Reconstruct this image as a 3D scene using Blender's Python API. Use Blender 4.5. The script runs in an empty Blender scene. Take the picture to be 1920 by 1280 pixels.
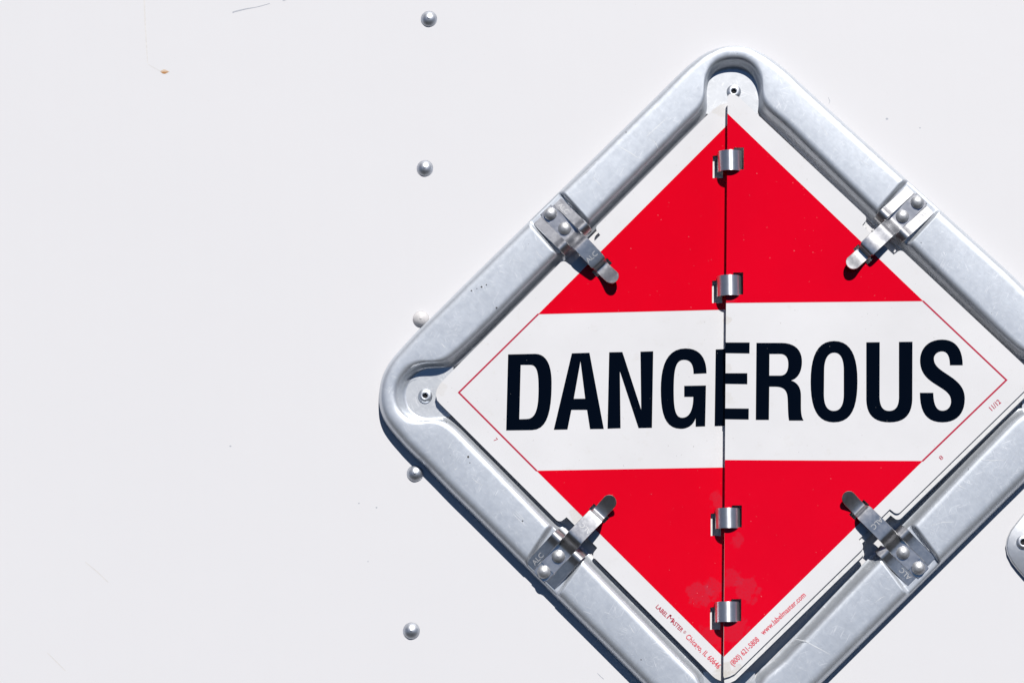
import bpy, bmesh, math, random
from mathutils import Vector, Matrix
from mathutils.geometry import tessellate_polygon
random.seed(4)
R = math.radians

# ------------------------------------------------------------------ units
U = 0.00035            # one drawing unit (about a third of a millimetre) in metres
Z0 = 1.5               # height of the picture centre above the ground
scene = bpy.context.scene
col = scene.collection

# ------------------------------------------------------------------ camera
FPX, DIST = 5000.0, 5000.0
PITCH, YAW = R(9.2), R(3.0)        # looks slightly up and slightly to the left at the wall
fwd = Vector((-math.sin(YAW)*math.cos(PITCH), math.cos(YAW)*math.cos(PITCH), math.sin(PITCH)))
right = fwd.cross(Vector((0, 0, 1))).normalized()
up = right.cross(fwd).normalized()
cam_pos = -fwd*DIST                # drawing units, wall centre at the origin
cd = bpy.data.cameras.new('camera')
cd.sensor_width = 36.0
cd.lens = 36.0*FPX/1920.0
cd.clip_start = 0.01
cd.clip_end = 2000.0
cam = bpy.data.objects.new('camera', cd)
col.objects.link(cam)
cam.matrix_world = Matrix.Translation(cam_pos*U + Vector((0, 0, Z0))) @ Matrix((right, up, -fwd)).transposed().to_4x4()
scene.camera = cam

# ------------------------------------------------------------------ light
SUN_TO = Vector((0.22, -0.97, 1.0)).normalized()
SKY_STRENGTH = 0.05
SUN_STRENGTH = 5.0
EXPOSURE = -0.07
w = bpy.data.worlds.new('World')
scene.world = w
w.use_nodes = True
nt = w.node_tree
sky = nt.nodes.new('ShaderNodeTexSky')
sky.sky_type = 'NISHITA'
sky.sun_disc = False
sky.sun_elevation = math.asin(SUN_TO.z)
sky.sun_rotation = math.atan2(SUN_TO.x, SUN_TO.y)
sky.air_density = 0.3
sky.dust_density = 0.0
sky.ozone_density = 10.0
bg = nt.nodes['Background']
bg.inputs['Strength'].default_value = SKY_STRENGTH
nt.links.new(sky.outputs[0], bg.inputs['Color'])
sd = bpy.data.lights.new('sun', 'SUN')
sd.energy = SUN_STRENGTH
sd.angle = R(0.5)
sd.color = (1.0, 0.97, 0.93)
sun = bpy.data.objects.new('sun', sd)
col.objects.link(sun)
sun.location = SUN_TO*5
sun.rotation_euler = (-SUN_TO).to_track_quat('-Z', 'Y').to_euler()
scene.view_settings.view_transform = 'Standard'
scene.view_settings.look = 'None'
scene.view_settings.exposure = EXPOSURE
scene.view_settings.gamma = 1.0
scene.cycles.caustics_reflective = False

# ------------------------------------------------------------------ helpers
def W(p, h=0.0):
    """a point seen at pixel p, standing h units off the wall -> its place (u, v) on the wall"""
    d = fwd*FPX + right*(p[0]-960.0) + up*(640.0-p[1])
    t = (-h - cam_pos.y)/d.y
    q = cam_pos + d*t
    return Vector((q.x, q.z))

def WL(pts, h=0.0):
    return [W(p, h) for p in pts]

def crop(ox, oy, s, pts):
    return [(ox+x/s, oy+y/s) for x, y in pts]

def to_world(u, v, h):
    return Vector((u*U, -h*U, v*U+Z0))

ORIGIN = {}
def thing(name, loc, label, cat, group=None):
    o = bpy.data.objects.new(name, None)
    col.objects.link(o)
    o.empty_display_size = 0.02
    o.location = loc
    ORIGIN[o] = Vector(loc)
    o['label'] = label
    o['category'] = cat
    if group: o['group'] = group
    return o

def obj(name, verts, faces, mat, parent=None, smooth=False, label=None, kind=None, auto=None):
    """verts are (u, v, h); one mesh object whose origin is the middle of its points"""
    P = [to_world(*q) for q in verts]
    c = sum(P, Vector())/len(P)
    me = bpy.data.meshes.new(name)
    me.from_pydata([tuple(p-c) for p in P], [], faces)
    bm = bmesh.new(); bm.from_mesh(me)
    bmesh.ops.recalc_face_normals(bm, faces=bm.faces)
    bm.to_mesh(me); bm.free()
    me.materials.append(mat)
    if smooth or auto:
        for f in me.polygons: f.use_smooth = True
    if auto:
        me.set_sharp_from_angle(angle=R(auto))
    o = bpy.data.objects.new(name, me)
    col.objects.link(o)
    ORIGIN[o] = c
    if parent is not None:
        o.parent = parent
        o.location = c - ORIGIN[parent]
    else:
        o.location = c
    if label: o['label'] = label
    if kind: o['kind'] = kind
    return o

def tess(loops):
    flat = [p for l in loops for p in l]
    tris = tessellate_polygon([[Vector((p[0], p[1], 0)) for p in l] for l in loops])
    return flat, [tuple(t) for t in tris]

def sheet(name, loops, hfun, mat, parent, **k):
    flat, tris = tess(loops)
    V = [(p[0], p[1], hfun(p[0], p[1])) for p in flat]
    # face outwards (towards -Y)
    F = []
    for a, b, c in tris:
        A, B, C = flat[a], flat[b], flat[c]
        ar = (B[0]-A[0])*(C[1]-A[1])-(B[1]-A[1])*(C[0]-A[0])
        if abs(ar) < 1e-9: continue
        F.append((a, b, c) if ar > 0 else (a, c, b))
    return obj(name, V, F, mat, parent, **k)

def slab(name, loops, hfun, t, mat, parent, **k):
    flat, tris = tess(loops)
    n = len(flat)
    V = [(p[0], p[1], hfun(p[0], p[1])) for p in flat] + [(p[0], p[1], hfun(p[0], p[1])-t) for p in flat]
    F = [f for f in tris] + [(c+n, b+n, a+n) for a, b, c in tris]
    s = 0
    for l in loops:
        m = len(l)
        for i in range(m):
            a, b = s+i, s+(i+1) % m
            F.append((a, b, b+n, a+n))
        s += m
    return obj(name, V, F, mat, parent, **k)

def lathe(name, c, prof, mat, parent, n=32, h0=0.0, tilt=None, **k):
    """prof: list of (r, h) from the rim inwards"""
    V, F = [], []
    for r, h in prof:
        for i in range(n):
            a = 2*math.pi*i/n
            V.append((c[0]+r*math.cos(a), c[1]+r*math.sin(a), h0+h))
    for j in range(len(prof)-1):
        for i in range(n):
            i2 = (i+1) % n
            F.append((j*n+i, j*n+i2, (j+1)*n+i2, (j+1)*n+i))
    b = len(prof)-1
    F.append(tuple(b*n+i for i in range(n)))
    return obj(name, V, F, mat, parent, **k)

def path(ox, oy, s, start, segs, n=10):
    """outline made of lines and cubic curves, in the pixels of an enlarged view"""
    pts = [start]
    for sg in segs:
        if len(sg) == 2:
            pts.append(sg)
        else:
            x0, y0 = pts[-1]
            x1, y1, x2, y2, x3, y3 = sg
            for i in range(1, n+1):
                t = i/n; m = 1-t
                pts.append((m**3*x0+3*m*m*t*x1+3*m*t*t*x2+t**3*x3, m**3*y0+3*m*m*t*y1+3*m*t*t*y2+t**3*y3))
    if (pts[0][0]-pts[-1][0])**2+(pts[0][1]-pts[-1][1])**2 < 4: pts.pop()
    return crop(ox, oy, s, pts)

# ------------------------------------------------------------------ materials
class M:
    def __init__(s, name):
        s.m = bpy.data.materials.new(name)
        s.m.use_nodes = True
        s.t = s.m.node_tree
        s.b = s.t.nodes['Principled BSDF']
        s.co = s.t.nodes.new('ShaderNodeTexCoord').outputs['Object']
    def set(s, **k):
        for a, v in k.items(): s.b.inputs[a.replace('_', ' ')].default_value = v
        return s
    def node(s, t, **k):
        n = s.t.nodes.new(t)
        for a, v in k.items(): setattr(n, a, v)
        return n
    def link(s, a, b): s.t.links.new(a, b)
    def pos(s):
        return s.node('ShaderNodeNewGeometry').outputs['Position']
    def mapped(s, rot=0.0, scale=(1, 1, 1), src=None):
        a = s.node('ShaderNodeMapping')
        a.inputs['Rotation'].default_value = (0, rot, 0)
        b = s.node('ShaderNodeMapping')
        b.inputs['Scale'].default_value = scale
        s.link(src or s.pos(), a.inputs[0]); s.link(a.outputs[0], b.inputs[0])
        return b.outputs[0]
    def noise(s, scale, detail=3, rough=0.5, vec=None, dist=0.0):
        n = s.node('ShaderNodeTexNoise')
        n.inputs['Scale'].default_value = scale
        n.inputs['Detail'].default_value = detail
        n.inputs['Roughness'].default_value = rough
        n.inputs['Distortion'].default_value = dist
        s.link(vec or s.pos(), n.inputs['Vector'])
        return n.outputs['Fac']
    def ramp(s, fac, stops):
        r = s.node('ShaderNodeValToRGB')
        el = r.color_ramp.elements
        while len(el) < len(stops): el.new(0.5)
        for e, (p, c) in zip(el, stops):
            e.position = p
            e.color = (c, c, c, 1) if not isinstance(c, tuple) else (*c, 1)
        s.link(fac, r.inputs[0])
        return r.outputs[0]
    def math(s, op, a, b=None, clamp=False):
        n = s.node('ShaderNodeMath', operation=op)
        n.use_clamp = clamp
        for i, x in enumerate((a, b)):
            if x is None: continue
            if isinstance(x, (int, float)): n.inputs[i].default_value = x
            else: s.link(x, n.inputs[i])
        return n.outputs[0]
    def mix(s, fac, a, b):
        n = s.node('ShaderNodeMix', data_type='RGBA')
        if isinstance(fac, (int, float)): n.inputs['Factor'].default_value = fac
        else: s.link(fac, n.inputs['Factor'])
        for nm, x in (('A', a), ('B', b)):
            sock = [i for i in n.inputs if i.name == nm and i.type == 'RGBA'][0]
            if isinstance(x, tuple): sock.default_value = (*x, 1)
            else: s.link(x, sock)
        return [o for o in n.outputs if o.type == 'RGBA'][0]
    def bump(s, height, strength, dist):
        n = s.node('ShaderNodeBump')
        n.inputs['Strength'].default_value = strength
        n.inputs['Distance'].default_value = dist
        s.link(height, n.inputs['Height'])
        s.link(n.outputs[0], s.b.inputs['Normal'])
    def near(s, p, r, wob=0.6, nscale=230):
        """soft irregular patch round the wall point p (u, v), radius r units"""
        v = s.node('ShaderNodeVectorMath', operation='DISTANCE')
        sep = s.node('ShaderNodeSeparateXYZ'); s.link(s.pos(), sep.inputs[0])
        cmb = s.node('ShaderNodeCombineXYZ')
        s.link(sep.outputs[0], cmb.inputs[0]); s.link(sep.outputs[2], cmb.inputs[2])
        s.link(cmb.outputs[0], v.inputs[0])
        v.inputs[1].default_value = (p[0]*U, 0, p[1]*U+Z0)
        d = s.math('DIVIDE', v.outputs['Value'], r*U)
        nz = s.math('MULTIPLY', s.math('SUBTRACT', s.noise(nscale, 4, 0.6), 0.5), wob*4)
        return s.ramp(s.math('ADD', d, nz), [(0.75, 1.0), (1.0, 0.0)])
    def scratches(s, specs):
        """thin sparse scratch marks: noise stretched far along one direction"""
        out = None
        for rot, thr in specs:
            n = s.noise(1.0, 2, 0.5, s.mapped(rot, (2600, 200, 70)))
            m = s.ramp(n, [(thr, 0.0), (thr+0.03, 1.0)])
            gate = s.ramp(s.noise(160, 2, 0.5, s.mapped(rot+1.0, (1, 1, 1))), [(0.5, 0.0), (0.6, 1.0)])
            m = s.math('MULTIPLY', m, gate)
            out = m if out is None else s.math('MAXIMUM', out, m)
        return out

def mat_wall():
    a = M('white_wall_paint')
    v = a.math('ADD', a.math('MULTIPLY', a.noise(7, 3, 0.5), 0.7), a.math('MULTIPLY', a.noise(1.0, 4, 0.6, a.mapped(0.05, (160, 160, 6))), 0.3))
    spk = a.ramp(a.noise(900, 1, 0.3), [(0.80, 0.0), (0.815, 1.0)])
    c = a.mix(v, (0.780, 0.777, 0.797), (0.808, 0.804, 0.822))
    c = a.mix(a.math('MULTIPLY', spk, 0.25), c, (0.45, 0.43, 0.42))
    a.link(c, a.b.inputs['Base Color'])
    a.set(Roughness=0.42)
    a.b.inputs['Specular IOR Level'].default_value = 0.35
    a.bump(a.noise(35, 2, 0.4), 0.12, 0.0006)
    return a.m

def mat_aluminium(name, base=(0.675, 0.715, 0.77), rough=0.43, along=0.785, scr=0.655, metal=0.62):
    a = M(name)
    blot = a.noise(260, 4, 0.65, dist=0.6)
    big = a.noise(45, 3, 0.5)
    grain = a.noise(1.0, 2, 0.6, a.mapped(along, (800, 80, 90)))
    sc = a.scratches([(0.35, scr), (1.9, scr), (-0.5, scr), (1.2, scr)])
    f = a.math('ADD', a.math('MULTIPLY', a.math('SUBTRACT', blot, 0.5), 0.34), a.math('MULTIPLY', a.math('SUBTRACT', big, 0.5), 0.5))
    f = a.math('ADD', f, a.math('MULTIPLY', a.math('SUBTRACT', grain, 0.5), 0.35))
    lo = tuple(x*0.84 for x in base); hi = tuple(min(1, x*1.14) for x in base)
    c = a.mix(a.math('ADD', f, 0.5, True), lo, hi)
    c = a.mix(a.math('MULTIPLY', sc, 0.55), c, (0.92, 0.93, 0.95))
    pit = a.ramp(a.noise(1100, 1, 0.3), [(0.835, 0.0), (0.85, 1.0)])
    c = a.mix(a.math('MULTIPLY', pit, 0.8), c, (0.12, 0.11, 0.10))
    a.link(c, a.b.inputs['Base Color'])
    a.set(Metallic=metal)
    r = a.math('ADD', rough, a.math('MULTIPLY', a.math('SUBTRACT', blot, 0.5), 0.14))
    r = a.math('ADD', r, a.math('MULTIPLY', sc, 0.12))
    a.link(r, a.b.inputs['Roughness'])
    h = a.math('ADD', a.math('MULTIPLY', grain, 0.5), a.math('MULTIPLY', blot, 0.6))
    h = a.math('SUBTRACT', h, a.math('MULTIPLY', pit, 1.0))
    a.bump(h, 0.10, 0.00010)
    return a.m

def mat_steel(name='spring_steel', base=(0.62, 0.62, 0.635), rough=0.33):
    a = M(name)
    blot = a.noise(420, 4, 0.6)
    pits = a.ramp(a.noise(2600, 2, 0.5), [(0.62, 0.0), (0.70, 1.0)])
    c = a.mix(blot, tuple(x*0.8 for x in base), tuple(x*1.15 for x in base))
    rust = a.ramp(a.noise(330, 5, 0.7, dist=0.5), [(0.66, 0.0), (0.78, 1.0)])
    c = a.mix(a.math('MULTIPLY', rust, 0.45), c, (0.22, 0.14, 0.08))
    c = a.mix(a.math('MULTIPLY', pits, 0.25), c, (0.9, 0.9, 0.9))
    a.link(c, a.b.inputs['Base Color'])
    a.set(Metallic=0.95)
    a.link(a.math('ADD', rough-0.06, a.math('MULTIPLY', blot, 0.14)), a.b.inputs['Roughness'])
    a.bump(a.math('ADD', blot, a.math('MULTIPLY', pits, 0.4)), 0.10, 0.0001)
    return a.m

def mat_print(name, colour, rough=0.33, chips=(0.85, 0.8, 0.8), chip_amt=0.8, fade=None, patches=(), dirt=None, chip_thr=0.812, spec=0.15):
    a = M(name)
    v = a.noise(14, 4, 0.6)
    c = a.mix(a.ramp(v, [(0.3, 0.0), (0.7, 1.0)]), tuple(x*0.95 for x in colour), tuple(min(1, x*1.03) for x in colour))
    if dirt:
        d = a.ramp(a.noise(120, 5, 0.7), [(0.60, 0.0), (0.75, 1.0)])
        c = a.mix(a.math('MULTIPLY', d, 0.22), c, dirt)
        sp = a.ramp(a.noise(750, 2, 0.4), [(0.76, 0.0), (0.79, 1.0)])
        c = a.mix(a.math('MULTIPLY', sp, 0.55), c, (0.30, 0.29, 0.28))
    for p, r, amt in patches:
        m = a.near(p, r)
        streak = a.ramp(a.noise(700, 3, 0.6), [(0.3, 0.5), (0.65, 1.0)])
        c = a.mix(a.math('MULTIPLY', a.math('MULTIPLY', m, streak), amt), c, fade)
    if chips:
        k = a.ramp(a.noise(950, 1, 0.35), [(chip_thr, 0.0), (chip_thr+0.02, 1.0)])
        c = a.mix(a.math('MULTIPLY', k, chip_amt), c, chips)
    a.link(c, a.b.inputs['Base Color'])
    a.link(a.math('ADD', rough, a.math('MULTIPLY', a.math('SUBTRACT', a.noise(200, 4, 0.6), 0.5), 0.06)), a.b.inputs['Roughness'])
    a.b.inputs['Specular IOR Level'].default_value = spec
    a.bump(a.noise(28, 2, 0.4), 0.12, 0.0005)
    return a.m

def mat_plain(name, colour, rough=0.6, metallic=0.0):
    a = M(name)
    v = a.noise(500, 3, 0.6)
    a.link(a.mix(v, tuple(x*0.8 for x in colour), tuple(min(1, x*1.2) for x in colour)), a.b.inputs['Base Color'])
    a.set(Roughness=rough, Metallic=metallic)
    return a.m

WALL = mat_wall()
PAINTED = mat_plain('old_white_paint', (0.66, 0.645, 0.65), 0.5)
ALU = mat_aluminium('pressed_aluminium')
ALU_PLATE = mat_aluminium('flat_aluminium', (0.78, 0.80, 0.83), 0.48, metal=0.85)
ALU_FLANGE = mat_aluminium('flange_aluminium', (0.69, 0.71, 0.735), 0.45)
RING = mat_aluminium('ring_aluminium', (0.76, 0.78, 0.82), 0.40, 1.571, 0.8, 0.88)
def brushed_round(m):
    b = m.node_tree.nodes['Principled BSDF']
    t = m.node_tree.nodes.new('ShaderNodeTangent'); t.direction_type = 'RADIAL'; t.axis = 'Z'
    m.node_tree.links.new(t.outputs[0], b.inputs['Tangent'])
    b.inputs['Anisotropic'].default_value = 0.8
    b.inputs['Anisotropic Rotation'].default_value = 0.25
brushed_round(RING)
STEEL = mat_steel()
CLIP_RIVET = mat_steel('matte_rivet_aluminium', (0.60, 0.61, 0.63), 0.58)
RIVET = mat_steel('rivet_aluminium', (0.70, 0.73, 0.78), 0.47)
LETTER = mat_print('black_print', (0.0008, 0.0025, 0.007), 0.16, (0.55, 0.55, 0.58), 0.6, chip_thr=0.825)
EDGE = mat_plain('leaf_stack_paint', (0.78, 0.78, 0.78), 0.45)
STAMP = mat_plain('stamped_bright_metal', (0.62, 0.62, 0.63), 0.5, 0.5)
SCRATCH = mat_plain('bright_scratch', (0.80, 0.82, 0.85), 0.6, 0.3)
SPECK = mat_plain('dark_speck', (0.06, 0.055, 0.05), 0.8)
HOLE = mat_plain('dark_hollow', (0.01, 0.01, 0.012), 0.8)
PALE_RED = mat_plain('small_red_print', (0.74, 0.08, 0.12), 0.5)
LINE_RED = mat_plain('border_red_print', (0.50, 0.002, 0.045), 0.45)
RUST = mat_plain('rust_spot_mark', (0.50, 0.24, 0.09), 0.8)
RUST_SOFT = mat_plain('soft_rust_mark', (0.70, 0.55, 0.42), 0.8)
RUST_PALE = mat_plain('pale_rust_run', (0.76, 0.745, 0.735), 0.6)
SCUFF = mat_plain('grey_scuff', (0.48, 0.50, 0.55), 0.6)
GRIME = mat_plain('scratch_tan', (0.71, 0.68, 0.65), 0.7)

# ------------------------------------------------------------------ the wall
def build_wall():
    wu, wv, d = 1750, 1250, 40
    V = [(x, y, h) for h in (0, -d) for x, y in ((-wu, -wv), (wu, -wv), (wu, wv), (-wu, wv))]
    F = [(0, 1, 2, 3), (7, 6, 5, 4), (0, 4, 5, 1), (1, 5, 6, 2), (2, 6, 7, 3), (3, 7, 4, 0)]
    wl = obj('wall', V, F, WALL, kind='structure')
    wl['label'] = 'white painted metal wall panel with a column of round rivets'
    dome = []
    for i in range(11):
        t = i/10*1.03
        dome.append((15.4*math.sin(1.03-t)/math.sin(1.03)+0.02, 9.5*(math.cos(1.03-t)-math.cos(1.03))/(1-math.cos(1.03))))
    dome = [(15.6, -0.5), (15.6, 0.6)] + dome[:-1]
    dome += [(2.2, dome[-1][1]+0.2), (1.4, dome[-1][1]+0.9)]
    for (x, y), painted in (((804, 35), 0), ((796.5, 315), 0), ((789, 597.5), 1), ((778, 887), 0), ((771, 1182), 0)):
        r = lathe('rivet', W((x, y), 4), dome, PAINTED if painted else RIVET, wl, auto=50)
        r['label'] = 'white painted domed rivet beside the frame' if painted else 'bare metal domed rivet'
    # marks on the paint
    def streak(name, pts, wd, mat, h=0.15):
        P = WL(pts); Lf, Rt = [], []
        for i, p in enumerate(P):
            a = P[max(0, i-1)]; b = P[min(len(P)-1, i+1)]
            d = (b-a).normalized(); n = Vector((-d.y, d.x))
            k = wd[i] if isinstance(wd, (list, tuple)) else wd
            Lf.append(p+n*k/2); Rt.append(p-n*k/2)
        sheet(name, [Lf+Rt[::-1]], lambda u, v: h, mat, wl)
    streak('scuff_mark', [(436, 24), (441, 22), (462, 17), (480, 14)], [3, 2.6, 2.2, 1.2], SCUFF)
    streak('scuff_mark', [(480, 14), (492, 11), (506, 7)], [1.2, 1.6, 1.0], SCUFF)
    streak('scuff_mark', [(530, 2), (541, -2), (560, -8)], [1.5, 2, 1.5], SCUFF)
    streak('rust_run', [(270, -20), (272, 40), (275, 90), (277, 119)], [3.2, 3.0, 2.2, 1.6], RUST_PALE)
    streak('rust_run', [(278, 121), (290, 128), (302, 134)], [1.6, 1.2, 1.5], RUST_PALE)
    rim = [(300.5, 134.6), (303, 132.2), (307, 130.6), (311, 131.2), (314, 132.8), (318, 134.4), (314.5, 137), (310, 139), (305.5, 138.6), (302.5, 137)]
    sheet('rust_spot', [WL(rim)], lambda u, v: 0.15, RUST_SOFT, wl)
    sheet('rust_spot', [WL([(302.5, 135.4), (306.5, 134.6), (311, 134.8), (315.5, 134.6), (312, 137), (308.5, 138.6), (304.5, 137.6)])], lambda u, v: 0.3, RUST, wl)
    streak('scratch', [(160, 1053), (182, 1071), (203, 1091)], [0.8, 1.1, 0.8], GRIME)
    streak('scratch', [(89, 1223), (107, 1241), (123, 1257)], [0.8, 1.1, 0.8], GRIME)
    streak('scratch', [(1553, 183), (1556, 190), (1554, 195)], [0.8, 1.1, 0.6], SCUFF)
    streak('scratch', [(1120, 1261), (1128, 1269), (1132, 1272)], [0.8, 1.3, 1.0], SCUFF)
    for x, y, r in ((432, 836, 1.5), (1663, 223, 2), (673, 943, 1.2), (706, 951, 1.4), (1725, 240, 1.2), (690, 1052, 1)):
        c = W((x, y))
        sheet('dirt_speck', [[c+Vector((r*math.cos(a)*1.3, r*math.sin(a))) for a in [i*math.pi/4 for i in range(8)]]], lambda u, v: 0.15, SCUFF, wl)
build_wall()

# ------------------------------------------------------------------ the pressed frame
H_TOP = 30.0
arm = lambda o, i: (o, i)
TOP = [((1225, 186), (1281, 241)), ((1260, 151), (1299, 223)), ((1276, 135.6), (1311.6, 210.6)), ((1285, 127), (1319, 200)),
       ((1293, 120), (1322.5, 190)), ((1302, 113), (1322.5, 178)), ((1312, 105.5), (1322.8, 163)), ((1322.5, 99), (1325, 149)),
       ((1336, 93), (1331, 134)), ((1350, 89), (1341, 122.5)), ((1362, 86.8), (1356, 115.7)), ((1374, 86), (1372, 113.4)),
       ((1388, 86.6), (1388, 114)), ((1401, 88.5), (1402, 119.5)), ((1415, 92.8), (1414, 130)), ((1428, 99), (1422, 144)),
       ((1438, 104.5), (1426, 158)), ((1447, 110.5), (1426.5, 172)), ((1456, 117), (1427, 186)), ((1463, 122.3), (1430, 197)),
       ((1471, 129), (1440, 209)), ((1479, 135.6), (1455, 221.6)), ((1525, 178), (1475, 239))]
LEFT = [((883, 979-18), (930, 877)), ((845, 924), (896, 843)), ((810, 888), (872, 818.4)), ((790, 868), (859.4, 806)),
        ((780, 859), (848.4, 796.6)), ((772, 851), (837.5, 789.5)), ((764, 843), (828, 786)), ((755, 834), (815.6, 785.6)),
        ((747, 824), (800, 787)), ((737, 813), (784.4, 787)), ((727, 800), (770.3, 782.5)), ((718.5, 786), (759.4, 774)),
        ((713, 771), (751.6, 763.8)), ((710, 755), (747, 749.7)), ((710, 739), (745.3, 735.6)), ((711.7, 723), (748.4, 721.5)),
        ((715, 708), (754.7, 709)), ((720.3, 695), (764, 698)), ((728, 681), (775, 689.5)), ((736, 670), (787.5, 684)),
        ((744, 661), (801.5, 682.2)), ((752, 652), (817, 682)), ((761, 642), (833, 680)), ((770, 633), (844, 675)),
        ((780, 622), (856, 665)), ((794, 608), (872, 651)), ((815, 588), (895, 629)), ((870, 533), (927, 598))]
# the corners outside the picture mirror the ones in it
def mirror_x(L, cx, dy):
    return [((2*cx-o[0], o[1]+dy), (2*cx-i[0], i[1]+dy)) for o, i in L][::-1]
def mirror_y(L, cy, dx):
    return [((o[0]+dx, 2*cy-o[1]), (i[0]+dx, 2*cy-i[1])) for o, i in L][::-1]
RIGHT = mirror_x(LEFT, 1372+11.5, -20)           # top to bottom when walked clockwise
BOTTOM = mirror_y(TOP, 740.5, -7)                # right to left
RIGHT = [((o[0]-1, o[1]), (i[0]-12, i[1]+4)) for o, i in RIGHT]
def fix_bottom(L):
    out = []
    for o, i in L: out.append((o, (i[0]+1, i[1]-8)))
    return out
BOTTOM = fix_bottom(BOTTOM)
STATIONS = TOP + RIGHT + BOTTOM + LEFT

CLIPS = {  # middle of the outer edge of the clip base, a point further inwards, lever length, extra lever height
    'tl': ((1025.6, 394.7), (1094, 465.5), 190, 4, 1),
    'tr': ((1726.5, 373.4), (1655, 441.5), 192, 15, -1),
    'bl': ((1013.0, 1079.0), (1082, 1006), 198, 4, 1),
    'br': ((1729.0, 1071.6), (1657, 1001), 200, 12, -1),
}
CLIP_FRAME = {}
for k, (c, i, ln, dh, sd_) in CLIPS.items():
    C = W(c, 22); B = (W(i, 22)-C).normalized(); A = Vector((B.y, -B.x))
    CLIP_FRAME[k] = (C, A, B)

def resample_closed(O, I, step):
    n = len(O); oO, oI = [], []
    for k in range(n):
        a, b = O[k], O[(k+1) % n]; c, d = I[k], I[(k+1) % n]
        m = max(1, int(max((b-a).length, (d-c).length)/step))
        for j in range(m):
            t = j/m
            oO.append(a.lerp(b, t)); oI.append(c.lerp(d, t))
    return oO, oI

def smooth_closed(P, sig):
    n = len(P); r = int(sig*3)
    wts = [math.exp(-0.5*(j/sig)**2) for j in range(-r, r+1)]
    s = sum(wts)
    out = []
    for k in range(n):
        x = y = 0.0
        for j, wt in zip(range(-r, r+1), wts):
            p = P[(k+j) % n]; x += p.x*wt; y += p.y*wt
        out.append(Vector((x/s, y/s)))
    return out

def sstep(a, b, x):
    t = max(0.0, min(1.0, (x-a)/(b-a))); return t*t*(3-2*t)

PROF_OUT = [(5.0, 1.0), (1.0, 1.0), (0.0, 2.0), (0.0, 4.5), (1.0, 8.0), (2.0, 14.0), (3.6, 19.5), (6.2, 24.0), (9.6, 27.3), (13.5, 29.2), (18.0, 30.0), (23, 30.2)]
PROF_IN = [(15, 30.2), (11, 29.95), (8, 29.3), (5.4, 28.1), (3.1, 26.2), (1.2, 23.6), (-0.4, 20.2), (-2.0, 16.4), (-3.8, 12.8), (-6.0, 9.4), (-8.6, 7.0), (-11.0, 5.7), (-13.0, 5.2), (-14.0, 4.6)]

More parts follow.
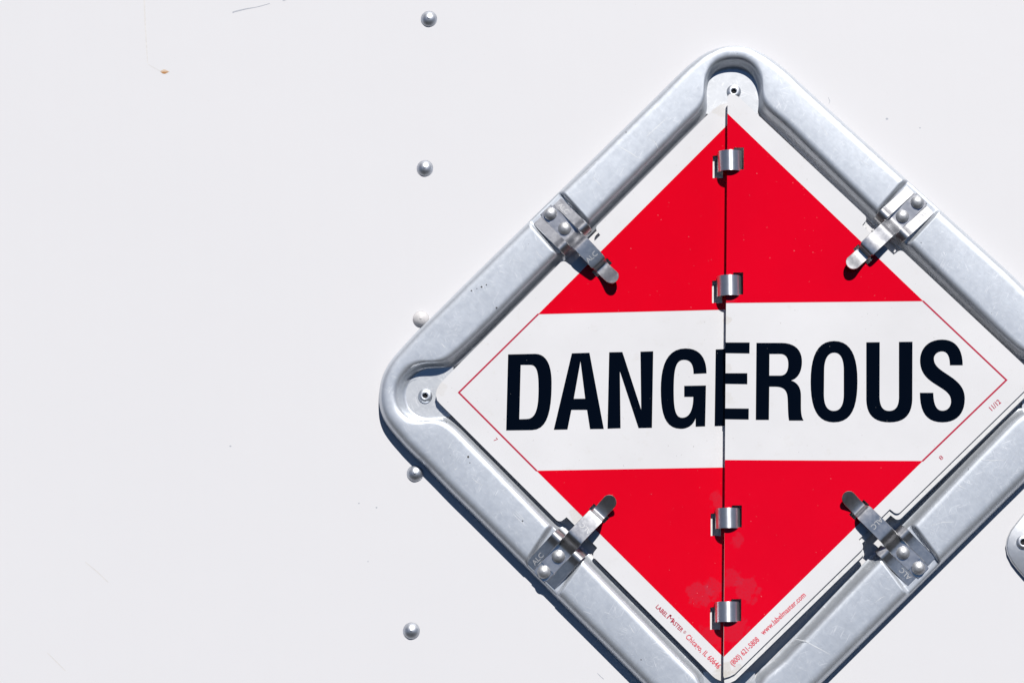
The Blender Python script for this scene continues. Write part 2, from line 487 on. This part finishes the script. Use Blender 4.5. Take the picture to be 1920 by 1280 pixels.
def build_holder():
    cc = W((1370, 740), 0)
    hold = thing('placard_holder', to_world(cc.x, cc.y, 0),
                 'diamond shaped pressed aluminium placard frame riveted to the white wall', 'placard frame')
    O = [W(o, 8) for o, i in STATIONS]; I = [W(i, 22) for o, i in STATIONS]
    O, I = resample_closed(O, I, 2.6)
    O = smooth_closed(O, 3.0); I = smooth_closed(I, 2.2)
    n = len(O); V = []; m = len(PROF_OUT)+len(PROF_IN)
    ringIn = []
    for o, i in zip(O, I):
        e = (i-o); L = e.length; e /= L
        k = min(1.0, L/48.0); nch = 1-sstep(62, 76, L); wide = 1.0+nch*0.12
        rec = 0.0
        mid = (o+i)/2
        for C, A, B in CLIP_FRAME.values():
            dlt = mid-C
            if dlt.length < 200:
                rec = max(rec, 1-sstep(38.5, 45.5, abs(dlt.dot(A))))
        cap = 31-10.5*rec
        for d, h in PROF_OUT:
            dd = d*k if d > 4 else d
            p = o+e*dd; V.append((p.x, p.y, min(h, cap)))
        for d, h in PROF_IN:
            dd = d*k*(1+0.35*nch) if d > 0 else d*wide
            p = i-e*dd; V.append((p.x, p.y, min(h, cap)))
        ringIn.append((i+e*11.5*wide, nch, e))
    F = []
    for a in range(n):
        b = (a+1) % n
        for j in range(m-1):
            F.append((a*m+j, a*m+j+1, b*m+j+1, b*m+j))
    obj('frame', V, F, ALU, hold, smooth=True)
    # the four corner flanges: flat webs in the notches, tucked under the placard
    runs, cur = [], []
    start = next(k for k in range(n) if ringIn[k][1] < 0.02)
    for k in range(start, start+n+1):
        q = ringIn[k % n]
        if q[1] >= 0.02: cur.append(q)
        elif cur: runs.append(cur); cur = []
    for cur in runs:
        if len(cur) < 10: continue
        P = [q[0] for q in cur]
        d = sum((q[2] for q in cur), Vector((0, 0))).normalized()
        slab('corner_flange', [P[::2]+[P[-1]+d*22, P[0]+d*22]], lambda u, v: 5.45, 1.2, ALU_FLANGE, hold)
    def mark(name, pts, wd, mat):
        P = WL(pts, 30); Lf, Rt = [], []
        for i, p in enumerate(P):
            d = (P[min(len(P)-1, i+1)]-P[max(0, i-1)]).normalized(); nn = Vector((-d.y, d.x))
            k = wd*(0.35 if i in (0, len(P)-1) else 1)
            Lf.append(p+nn*k/2); Rt.append(p-nn*k/2)
        sheet(name, [Lf+Rt[::-1]], lambda u, v: 30.33, mat, hold)
    for pts, wd in (([(1156, 272), (1170, 280), (1184, 288), (1197, 297)], 1.3), ([(1112, 333), (1120, 341), (1128, 350)], 1.2), ([(1224, 262), (1230, 270), (1234, 279)], 1.1),
                    ([(1212, 256), (1230, 240), (1252, 220)], 1.4), ([(960, 959), (967, 968), (976, 977), (984, 983)], 0.9), ([(963, 957), (972, 967), (981, 976)], 0.8), ([(967, 956), (976, 966), (990, 981)], 0.9),
                    ([(828, 644), (832, 649), (835, 651)], 1.6), ([(1486, 1196), (1510, 1201), (1532, 1213), (1556, 1226)], 1.5),
                    ([(1796, 909), (1802, 912), (1808, 915)], 1.4), ([(1840, 862), (1860, 863), (1885, 862)], 1.1), ([(1745, 985), (1770, 978), (1790, 979)], 0.9), ([(1540, 238), (1548, 246), (1552, 256)], 0.9),
                    ([(1610, 300), (1622, 305), (1634, 313)], 0.8), ([(905, 540), (912, 530)], 0.9), ([(1180, 1170), (1186, 1182), (1190, 1186)], 1.0), ([(852, 878), (854, 880), (857, 877)], 1.3), ([(885, 895), (892, 902), (905, 910)], 0.9),
                    ([(1005, 470), (1010, 478), (1020, 486)], 0.9), ([(1090, 330), (1100, 322), (1118, 303)], 0.8), ([(770, 690), (776, 684), (786, 682)], 0.8), ([(1640, 1130), (1652, 1120), (1660, 1117)], 0.9)):
        mark('scratch', pts, wd, SCRATCH)
    for (x, y), r in (((903, 538), 1.8), ((884, 545), 1.4), ((931, 577), 1.6), ((878, 856), 2.2), ((881, 867), 1.1), ((830.5, 795), 1.3), ((837, 791), 0.9), ((1202, 1236), 1.2), ((980, 976), 1.4), ((912, 534), 1.2), ((894, 541), 0.9), ((1174, 248), 0.9), ((1816, 878), 1.0), ((1727, 455), 0.9)):
        c = W((x, y), 30)
        sheet('dirt_speck', [[c+Vector((r*math.cos(q)*(0.8+0.4*random.random()), r*math.sin(q)*(0.8+0.4*random.random()))) for q in [m_*math.pi/4 for m_ in range(8)]]], lambda u, v: 30.33, SPECK, hold)
    # hollow pop rivets through the corner flanges
    pr = [(13.6, 0.0), (13.4, 1.2), (12.4, 2.6), (10.5, 3.9), (8, 4.8), (6.0, 5.0), (5.0, 4.6), (4.6, 3.4), (4.4, 0.4)]
    for p in ((1376, 171), (797, 741.5)):
        c = W(p, 10)
        r = lathe('pop_rivet', c, pr, RIVET, hold, h0=5.5, auto=60)
        lathe('hollow', c, [(4.3, 0.0), (2.0, 0.2)], HOLE, r, n=16, h0=6.2)
    return hold
holder = build_holder()

# ------------------------------------------------------------------ spring clips
def densify(prof, n=6):
    """smooth Catmull-Rom curve through the profile points"""
    P = [prof[0]]+list(prof)+[prof[-1]]
    out = []
    for k in range(1, len(P)-2):
        p0, p1, p2, p3 = P[k-1], P[k], P[k+1], P[k+2]
        for j in range(n):
            t = j/n
            out.append(tuple(0.5*((2*p1[q])+(-p0[q]+p2[q])*t+(2*p0[q]-5*p1[q]+4*p2[q]-p3[q])*t*t+(-p0[q]+3*p1[q]-3*p2[q]+p3[q])*t**3) for q in (0, 1)))
    out.append(tuple(P[-2]))
    return out

def strip(fr, prof, half, t, a0=0.0, ch=0.7):
    """bent metal strip: profile in (b, h), half-width function of b, centre offset a0"""
    C, A, B = fr
    V, F = [], []
    n = len(prof)
    for k, (b, h) in enumerate(prof):
        p = prof[max(0, k-1)]; q = prof[min(n-1, k+1)]
        tb, th = q[0]-p[0], q[1]-p[1]
        L = math.hypot(tb, th) or 1
        nb, nh = -th/L, tb/L
        wd = max(0.6, half(b))
        c = min(ch, wd*0.4)
        for da, dn in ((-wd, -c), (-wd+c, 0), (wd-c, 0), (wd, -c), (wd, -t), (-wd, -t)):
            bb, hh = b+nb*dn, h+nh*dn
            P = C+A*(a0+da)+B*bb
            V.append((P.x, P.y, hh))
    for k in range(n-1):
        for j in range(6):
            j2 = (j+1) % 6
            F.append((k*6+j, k*6+j2, (k+1)*6+j2, (k+1)*6+j))
    F.append(tuple(range(6))); F.append(tuple((n-1)*6+j for j in range(6)))
    return V, F

def join(parts):
    V, F = [], []
    for v, f in parts:
        s = len(V); V += v; F += [tuple(i+s for i in q) for q in f]
    return V, F

def text_mesh(s, size=1.0, spacing=1.0, sx=1.0, bold=0.0):
    cu = bpy.data.curves.new('lettering', 'FONT')
    cu.body = s; cu.size = size; cu.space_character = spacing
    cu.resolution_u = 3; cu.offset = bold
    o = bpy.data.objects.new('lettering', cu)
    col.objects.link(o)
    dg = bpy.context.evaluated_depsgraph_get(); dg.update()
    me = bpy.data.meshes.new_from_object(o.evaluated_get(dg))
    V = [(v.co.x*sx, v.co.y) for v in me.vertices]; F = [tuple(p.vertices) for p in me.polygons]
    bpy.data.objects.remove(o); bpy.data.curves.remove(cu); bpy.data.meshes.remove(me)
    return V, F

def lettering(name, V2, F, base, dx, dy, hfun, mat, parent):
    V = []
    for x, y in V2:
        p = base+dx*x+dy*y
        V.append((p.x, p.y, hfun(p.x, p.y)))
    return obj(name, V, F, mat, parent)

ALC = text_mesh('ALC', 13.5, bold=0.12)
TILT = {'tl': 0.156, 'tr': 0.156, 'bl': 0.156, 'br': 0.07}
TAB = [(48, 29.2), (56, 30.8), (62, 33.2), (67, 35.4), (72, 35.9), (77, 34.0), (82, 29.6), (85.5, 24.5), (87.0, 20.0)]
RV = [(12.6, -1.0), (12.4, 0.8), (11.6, 2.8), (10.0, 4.9), (7.6, 6.6), (4.8, 7.7), (2.2, 8.1), (1.0, 8.5)]
def build_clip(key):
    fr = CLIP_FRAME[key]; C, A, B = fr
    ln, dh, side = CLIPS[key][2:]
    sl = TILT[key]; drop = (0.156-sl)*47
    tab = [(b, 21.9+(b-1)*sl) for b in (1.0, 8, 22, 36)] + densify([(b, h-drop*(1-sstep(75, 87, b))) for b, h in TAB], 5)
    tabs = [strip(fr, tab, lambda b: 10.0 - 1.5*sstep(80, 86.5, b), 1.7, s*26.2) for s in (-1, 1)]
    bar = strip(fr, [(1.0, 22.0), (16, 22.6), (30, 22.8)], lambda b: 16.15, 1.5)
    lip = strip(fr, [(-3.2, 22.2), (0.9, 22.3)], lambda b: 14.0, 1.5)
    V, F = join(tabs+[bar, lip])
    clip = obj('clip', V, F, STEEL, holder, auto=40)
    e = lambda b: dh*sstep(92, 148, b)
    s = (ln-196)
    raw = [(20, 24.3), (45, 24.3), (62, 24.5), (69, 26.2), (77, 31.5), (85, 39.4), (91, 43.4), (97, 44.4), (112, 41.6), (130, 37.2), (144, 33.6),
           (149, 31.6), (151.5, 28.0), (152.2, 23.5), (154.5, 20.4), (159, 19.6), (167, 21.4), (176, 25.2), (186, 30.2), (196, 34.5)]
    raw = [(b+(s*sstep(100, 150, b)), h+e(b)) for b, h in raw]
    prof = densify(raw, 5)
    end = raw[-1][0]
    def half(b):
        wd = 16.4 - 2.8*sstep(144+s, 156+s, b)
        r = 13.6
        if b > end-r: wd = min(wd, math.sqrt(max(0.0, r*r-(b-(end-r))**2)))
        return wd
    # extra stations near the round end
    tail = [p for p in prof if p[0] > end-16]
    ext = []
    for p, q in zip(tail, tail[1:]):
        for j in range(4): ext.append((p[0]+(q[0]-p[0])*j/4, p[1]+(q[1]-p[1])*j/4))
    prof = [p for p in prof if p[0] <= end-16] + ext + [tail[-1]]
    V, F = strip(fr, prof, half, 1.7)
    lever = obj('lever', V, F, STEEL, clip, auto=40)
    for b in (9.5, 48.5):
        q = C+B*b
        lathe('rivet', q, RV, CLIP_RIVET, clip, n=28, h0=23.6, auto=55)
    # stamped letters on the base tab and on the lever
    def hl(u, v):
        b = (Vector((u, v))-C).dot(B)
        best = min(range(len(prof)-1), key=lambda k: abs(prof[k][0]-b))
        k = best if prof[best][0] <= b else max(0, best-1)
        p, q = prof[k], prof[k+1]
        t = (b-p[0])/((q[0]-p[0]) or 1)
        return p[1]+(q[1]-p[1])*t+0.35
    sl = TILT[key]
    tabh = lambda u, v: 21.9+(((Vector((u, v))-C).dot(B))-1)*sl+0.35
    lettering('stamped_letters', *ALC, C-A*20+B*7, B, -A, tabh, STAMP, clip)
    if key != 'tr':
        lettering('stamped_letters', *ALC, C+A*15+B*(124+(6 if key == 'tl' else 0)), -A, -B, hl, STAMP, lever)
    return clip
for k in CLIPS: build_clip(k)

# ------------------------------------------------------------------ the placard
H_LEFT = lambda u, v: 17.0
FOLD_TOP, FOLD_BOT = (1364.2, 200), (1356.4, 1262)
def h_right(u, v):
    t = (u-uR0)/(uR1-uR0)
    return 36.0 - 16.0*t
uR0 = W((1360, 720), 36).x; uR1 = W((1940, 710), 20).x
def hr_at_px(x): return 36.0-16.0*(x-1360)/580.0

def WR(pts):       # pixel outlines lying on the tilted right leaf
    return [W(p, hr_at_px(p[0])) for p in pts]
def WLf(pts):
    return [W(p, 17.0) for p in pts]

def notch(P, key, width=41.0, depth=17.0):
    """cut the clip's notch into the outline edge that passes under the clip"""
    C, A, B = CLIP_FRAME[key]
    n = len(P)
    for k in range(n):
        a, b = P[k], P[(k+1) % n]
        d = b-a; L = d.length
        if L < 250: continue
        d /= L
        t0 = (C-a).dot(B)
        if abs(d.dot(B)) > 0.3: continue
        den = d.dot(A)
        tc = (C-a).dot(A)/den
        if not (90 < tc < L-60): continue
        nn = B - d*d.dot(B); nn.normalize()
        if ((a-C).dot(B)) > 170: continue
        r = 9.0
        ins = []
        for i in range(6):
            an = i/5*math.pi/2
            ins.append(a+d*(tc-width-r+r*math.sin(an))+nn*(r-r*math.cos(an)))
        ins += [a+d*(tc-width+1)+nn*depth, a+d*(tc+width-1)+nn*depth]
        for i in range(6):
            an = (1-i/5)*math.pi/2
            ins.append(a+d*(tc+width+r-r*math.sin(an))+nn*(r-r*math.cos(an)))
        return P[:k+1]+ins+P[k+1:]
    return P

def rect(key, b0, b1, a0, a1):
    C, A, B = CLIP_FRAME[key]
    return [C+A*a+B*b for a, b in ((a0, b0), (a1, b0), (a1, b1), (a0, b1))]

LEFT_OUT = [(1368, 190), (1362, 193), (1350, 197), (1336, 206.5), (1325, 217), (836, 707.5), (825, 719.5), (819.5, 729), (817, 739), (819.5, 750), (825, 756.5),
            (1335.6, 1266), (1341, 1270.6), (1348, 1274.2), (1354, 1276), (1362, 1276.5)]
RIGHT_OUT = [(1364.2, 196), (1364.6, 181), (1367, 177.2), (1371, 175.8), (1376, 177), (1385, 181.7), (1934, 697), (1942, 706), (1944, 711), (1941, 716), (1932, 721.5),
             (1377.5, 1262.8), (1368, 1267.5), (1358, 1270.5), (1356.3, 1266)]
HINGE_Y = [300.5, 534.5, 970.5, 1146]
HINGE_X = [1369.4, 1368.2, 1365.6, 1364.5]

L_RED_TOP = [(1366, 232), (1009, 589), (1366, 580.3)]
L_RED_BOT = [(1006, 882), (1362, 1236.5), (1362, 875.8)]
R_RED_TOP = [(1364.1, 213), (1731, 564.4), (1361.4, 568)]
R_RED_BOT = [(1359.2, 862), (1730, 863.8), (1357.0, 1230.5)]

red_patch_L = [(W((1312, 1112), 17), 24, 0.42), (W((1340, 1100), 17), 20, 0.34), (W((1335, 1190), 17), 26, 0.3), (W((1345, 940), 17), 16, 0.35)]
red_patch_R = [(W((1400, 1105), 30), 25, 0.36), (W((1376, 1180), 30), 28, 0.3), (W((1372, 1085), 30), 20, 0.3), (W((1368, 560), 30), 12, 0.4), (W((1385, 1012), 30), 14, 0.35)]
RED_L = mat_print('red_print', (0.775, 0.0005, 0.014), 0.16, (0.85, 0.45, 0.5), 0.75, (0.47, 0.04, 0.075), red_patch_L)
RED_R = mat_print('glossy_red_print', (0.765, 0.0005, 0.016), 0.16, (0.85, 0.45, 0.5), 0.75, (0.47, 0.04, 0.075), red_patch_R)
LETTER_R = mat_print('worn_black_print', (0.0008, 0.0025, 0.007), 0.16, (0.55, 0.55, 0.58), 0.6, chip_thr=0.82)
leaf_dirt = [(W((1363, 690), 36), 10, 0.28), (W((1364, 745), 36), 11, 0.22), (W((1362, 600), 36), 8, 0.4), (W((1362, 1258), 36), 18, 0.5), (W((1350, 1266), 17), 16, 0.4), (W((822, 728), 17), 15, 0.2), (W((1350, 205), 17), 14, 0.3), (W((1380, 1258), 36), 14, 0.4), (W((1085, 965), 17), 16, 0.35)]
WHITE_LEAF = mat_print('white_leaf_enamel', (0.797, 0.795, 0.812), 0.38, None, 0, (0.58, 0.53, 0.45), leaf_dirt, dirt=(0.62, 0.58, 0.52))

def build_placard():
    cc = W((1362, 720), 17)
    pl = thing('placard', to_world(cc.x, cc.y, 13),
               'red and white hinged metal hazard placard reading DANGEROUS, held in the aluminium frame', 'hazard placard')
    holesL, holesR = [], []
    for x, y in zip(HINGE_X, HINGE_Y):
        holesL.append(WLf([(x-33, y-8), (x-14, y-10), (x-14, y+33.5), (x-33, y+33.5)]))
        holesR.append(WR([(x+6.5, y-23.5), (x+25.3, y-23.8), (x+25.2, y+17.5), (x+6.5, y+18)]))
    slot = {k: rect(k, 149+CLIPS[k][2]-196, 163+CLIPS[k][2]-196, -20, 19) for k in CLIPS}
    under = []
    for x, y in zip(HINGE_X, HINGE_Y):
        under.append(WR([(x+2.5, y-27), (x+31, y-27), (x+31, y+21), (x+2.5, y+21)]))
    under += [slot['tr'], slot['br']]
    holesL += [slot['tl'], slot['bl']]; holesR += [slot['tr'], slot['br']]
    PL = WLf(LEFT_OUT)
    for k in ('tl', 'bl'): PL = notch(PL, k)
    PR = WR(RIGHT_OUT)
    for k in ('tr', 'br'): PR = notch(PR, k)
    # leaves hidden under the two on top
    def shifted(P, du, dv): return [p+Vector((du, dv)) for p in P]
    slab('panel', [shifted(PL, 4.0, -2.0)]+[shifted(h, 3.2, -6) for h in holesL], lambda u, v: 8.6, 1.3, EDGE, pl, label='plain white leaf under the left leaf')
    for du, dv, dz in ((1.5, -11.0, 3.4), (2.5, -13.5, 9.0)):
        slab('panel', [shifted(PR, du, dv)]+under, lambda u, v, z=dz: h_right(u, v)-z, 1.4, EDGE, pl, label='plain white leaf stacked under the right leaf')
    pan_l = slab('panel', [PL]+holesL, H_LEFT, 1.5, WHITE_LEAF, pl, label='left leaf with red fields and the letters DANG')
    pan_r = slab('panel', [PR]+holesR, h_right, 1.6, WHITE_LEAF, pl, label='right leaf with red fields and the letters EROUS')
    e = 0.22
    hl = lambda u, v: H_LEFT(u, v)+e
    hr = lambda u, v: h_right(u, v)+e
    sheet('red_field', [WLf(L_RED_TOP), holesL[0], holesL[1], holesL[4]], hl, RED_L, pan_l)
    sheet('red_field', [WLf(L_RED_BOT), holesL[2], holesL[3], holesL[5]], hl, RED_L, pan_l)
    sheet('red_field', [WR(R_RED_TOP), holesR[0], holesR[1], holesR[4]], hr, RED_R, pan_r)
    sheet('red_field', [WR(R_RED_BOT), holesR[2], holesR[3], holesR[5]], hr, RED_R, pan_r)
    def line(pts, wd, conv, hf, par):
        P = conv(pts); Lf, Rt = [], []
        for i, p in enumerate(P):
            a = (P[i]-P[i-1]).normalized() if i else None
            b = (P[i+1]-P[i]).normalized() if i < len(P)-1 else None
            na = Vector((-(a or b).y, (a or b).x)); nb = Vector((-(b or a).y, (b or a).x))
            m = (na+nb).normalized(); k = wd/2/max(0.3, m.dot(na))
            Lf.append(p+m*k); Rt.append(p-m*k)
        sheet('border_line', [Lf+Rt[::-1]], hf, LINE_RED, par)
    line([(1009.5, 588.5), (860.3, 735.6), (1006.5, 882.3)], 3.1, WLf, hl, pan_l)
    line([(1730.5, 564.2), (1887, 712.2), (1729.5, 864)], 3.1, WR, hr, pan_r)
    # the word
    q = (930, 620, 6.4)
    let = []
    let.append(('L', [path(*q, (145, 283), [(470, 276), (600, 276, 668, 400, 668, 620), (668, 900, 640, 1190, 430, 1190), (122, 1194)]),
                      path(*q, (297, 409), [(415, 409), (490, 409, 510, 500, 510, 680), (510, 860, 500, 1057, 370, 1057), (280, 1060)])]))
    let.append(('L', [path(*q, (910, 270), [(1122, 263), (1294, 1176), (1128, 1178), (1092, 948), (905, 948), (858, 1183), (693, 1186)]),
                      path(*q, (1014, 368), [(1070, 813), (934, 815)])]))
    q = (1130, 620, 6.4)
    let.append(('L', [path(*q, (78, 257), [(237, 254), (462, 945), (453, 250), (607, 245), (592, 1163), (430, 1166), (207, 487), (215, 1168), (58, 1173)])]))
    let.append(('L', [path(*q, (1247, 510), [(1247, 330, 1170, 211, 995, 211), (770, 211, 697, 420, 697, 700), (697, 980, 740, 1175, 940, 1175), (1040, 1175, 1095, 1110, 1115, 1050),
                      (1115, 1150), (1230, 1145), (1240, 655), (978, 660), (978, 792), (1087, 792), (1087, 930, 1050, 1042, 955, 1042), (870, 1042, 853, 930, 853, 720),
                      (853, 480, 870, 348, 975, 348), (1060, 348, 1090, 410, 1090, 517)])]))
    let.append(('L', [path(*q, (1356, 224), [(1500, 217), (1496, 1139), (1343, 1143)])]))
    q = (1330, 620, 6.4)
    for a, b in (((190, 140), [(484, 140), (482, 272), (189, 268)]), ((188, 508), [(456, 508), (456, 640), (187, 636)]), ((185, 930), [(474, 932), (472, 1064), (184, 1060)])):
        let.append(('R', [path(*q, a, b)]))
    let.append(('R', [path(*q, (565, 145), [(870, 145), (1040, 148, 1112, 240, 1112, 370), (1112, 480, 1070, 570, 982, 595), (1060, 620, 1100, 680, 1100, 780), (1100, 900),
                      (1100, 1000, 1110, 1040, 1132, 1076), (956, 1076), (940, 1000, 945, 900, 938, 800), (930, 690, 870, 670, 780, 670), (720, 670), (715, 1068), (557, 1068)]),
                      path(*q, (722, 278), [(860, 278), (930, 285, 947, 340, 947, 400), (947, 480, 920, 537, 850, 537), (720, 537)])]))
    q = (1500, 620, 6.4)
    let.append(('R', [path(*q, (410, 122), [(610, 122, 690, 300, 690, 600), (690, 920, 620, 1097, 405, 1097), (200, 1097, 127, 920, 127, 610), (127, 300, 210, 122, 410, 122)]),
                      path(*q, (410, 262), [(500, 262, 525, 360, 525, 480), (525, 760), (525, 880, 490, 960, 405, 960), (320, 960, 287, 880, 287, 760), (290, 480), (290, 350, 330, 262, 410, 262)])]))
    let.append(('R', [path(*q, (795, 138), [(957, 136), (955, 800), (960, 900, 990, 960, 1070, 960), (1150, 960, 1185, 900, 1187, 800), (1187, 133), (1350, 131), (1348, 830),
                      (1340, 1000, 1260, 1097, 1075, 1097), (880, 1097, 800, 1000, 795, 830)])]))
    q = (1600, 620, 6.4)
    let.append(('R', [path(*q, (1313, 413), [(1313, 220, 1230, 105, 1065, 105), (890, 105, 800, 220, 800, 355), (800, 480, 860, 560, 960, 625), (1080, 705, 1172, 740, 1172, 845),
                      (1172, 910, 1130, 958, 1070, 958), (1000, 958, 962, 890, 960, 743), (798, 743), (798, 980, 880, 1097, 1070, 1097), (1250, 1097, 1338, 980, 1338, 815),
                      (1338, 690, 1270, 620, 1170, 550), (1060, 475, 967, 430, 967, 335), (967, 285, 1010, 247, 1065, 247), (1130, 247, 1158, 310, 1158, 413)])]))
    for side, loops in let:
        if side == 'L': sheet('letter', [WLf(l) for l in loops], hl, LETTER, pan_l)
        else: sheet('letter', [WR(l) for l in loops], hr, LETTER_R, pan_r)
    # small print
    def small(s, p, q, side, capw=None, size=None):
        """text from pixel p to pixel q along its baseline"""
        conv, hf, par = (WLf, hl, pan_l) if side == 'L' else (WR, hr, pan_r)
        a, b = conv([p])[0], conv([q])[0]
        V, F = text_mesh(s, size, 1.04, bold=0.0 if len(s) < 4 else 0.02*size)
        wd = max(v[0] for v in V)
        dx = (b-a).normalized(); dy = Vector((-dx.y, dx.x))
        k = (b-a).length/wd
        lettering('small_print', [(x*k, y) for x, y in V], F, a, dx, dy, hf, PALE_RED if len(s) > 5 else LINE_RED, par)
    small('LABEL', (1228.5, 1137.5), (1248, 1156.5), 'L', size=11)
    small('M', (1248.5, 1157), (1258, 1166.5), 'L', size=14)
    dm = WLf([(1257.5, 1151.0), (1259.8, 1153.4), (1257.5, 1155.8), (1255.2, 1153.4)])
    sheet('small_print', [dm], hl, LINE_RED, pan_l)
    small('ASTER', (1257.5, 1165.5), (1277, 1184.5), 'L', size=11)
    small('®', (1280, 1184.5), (1283.5, 1188), 'L', size=8)
    small('Chicago, IL 60646', (1284.5, 1194), (1346, 1253.5), 'L', size=14)
    small('(800) 621-5808', (1374, 1248), (1424.5, 1199.5), 'R', size=14)
    small('www.labelmaster.com', (1431.5, 1190), (1511.5, 1116), 'R', size=14)
    small('7', (924.5, 824.5), (928.5, 828.5), 'L', size=11)
    small('8', (1764.5, 863), (1769.5, 858), 'R', size=11)
    small('11/12', (1858.5, 771.5), (1877.5, 754.5), 'R', size=13)
    # rings that carry the leaves
    for x, y in zip(HINGE_X, HINGE_Y):
        c0 = W((x-0.6, y+19.0), 40); c1 = W((x-0.6, y-19.0), 40)
        cu = (c0.x+c1.x)/2; ro, ri, hc = 22.8, 20.6, 22.0
        V, F = [], []
        N = 36
        for i in range(N+1):
            t = R(-138)+R(276)*i/N
            for r in (ro, ri):
                for v in (c0.y, c1.y):
                    V.append((cu+r*math.sin(t), v, hc+r*math.cos(t)))
        for i in range(N):
            a, b = i*4, (i+1)*4
            F += [(a, a+1, b+1, b), (a+2, b+2, b+3, a+3), (a, b, b+2, a+2), (a+1, a+3, b+3, b+1)]
        F += [(0, 2, 3, 1), (N*4, N*4+1, N*4+3, N*4+2)]
        obj('hinge_ring', V, F, RING, pl, auto=40)
    return pl
placard = build_placard()

# ------------------------------------------------------------------ the plate at the right edge
def build_plate():
    out = [(2010, 880), (1960, 927), (1930, 954), (1920, 962), (1906, 979), (1895, 993.4), (1888.75, 1007.5), (1886.4, 1021.6), (1888.75, 1037), (1896.6, 1052.8),
           (1907.5, 1067), (1920, 1081), (1935, 1097), (1980, 1145), (2030, 1200), (2160, 1060), (2150, 1000)]
    P = WL(out, 7)
    c = W((1919, 1016), 10)
    t = thing('metal_plate', to_world(c.x, c.y, 0), 'small bare metal plate cut off by the right picture edge, riveted to the wall', 'metal plate')
    def hf(u, v): return 8.0
    # plate with a rounded rim
    rings = []
    m = sum(P, Vector((0, 0)))/len(P)
    for ins, h in ((0, 0.3), (0, 5.0), (1.0, 7.0), (3.0, 8.0)):
        rr = []
        for p in P:
            d = (m-p); rr.append((*(p+d.normalized()*ins), h))
        rings.append(rr)
    n = len(P); V = [q for r in rings for q in r]; F = []
    for k in range(len(rings)-1):
        for i in range(n):
            i2 = (i+1) % n
            F.append((k*n+i, k*n+i2, (k+1)*n+i2, (k+1)*n+i))
    tr = tessellate_polygon([[Vector((q[0], q[1], 0)) for q in rings[-1]]])
    F += [tuple(i+(len(rings)-1)*n for i in f) for f in tr]
    obj('plate', V, F, ALU_PLATE, t, auto=50)
    pr = [(13, 0.0), (12.8, 1.2), (11.8, 2.6), (10, 3.9), (8, 4.6), (6.4, 4.6), (5.6, 4.2), (5.3, 3.2), (5.1, 0.4)]
    r = lathe('pop_rivet', c, pr, RIVET, t, h0=7.9, auto=60)
    lathe('hollow', c, [(5.0, 0.0), (2.0, 0.2)], HOLE, r, n=16, h0=8.4)
build_plate()
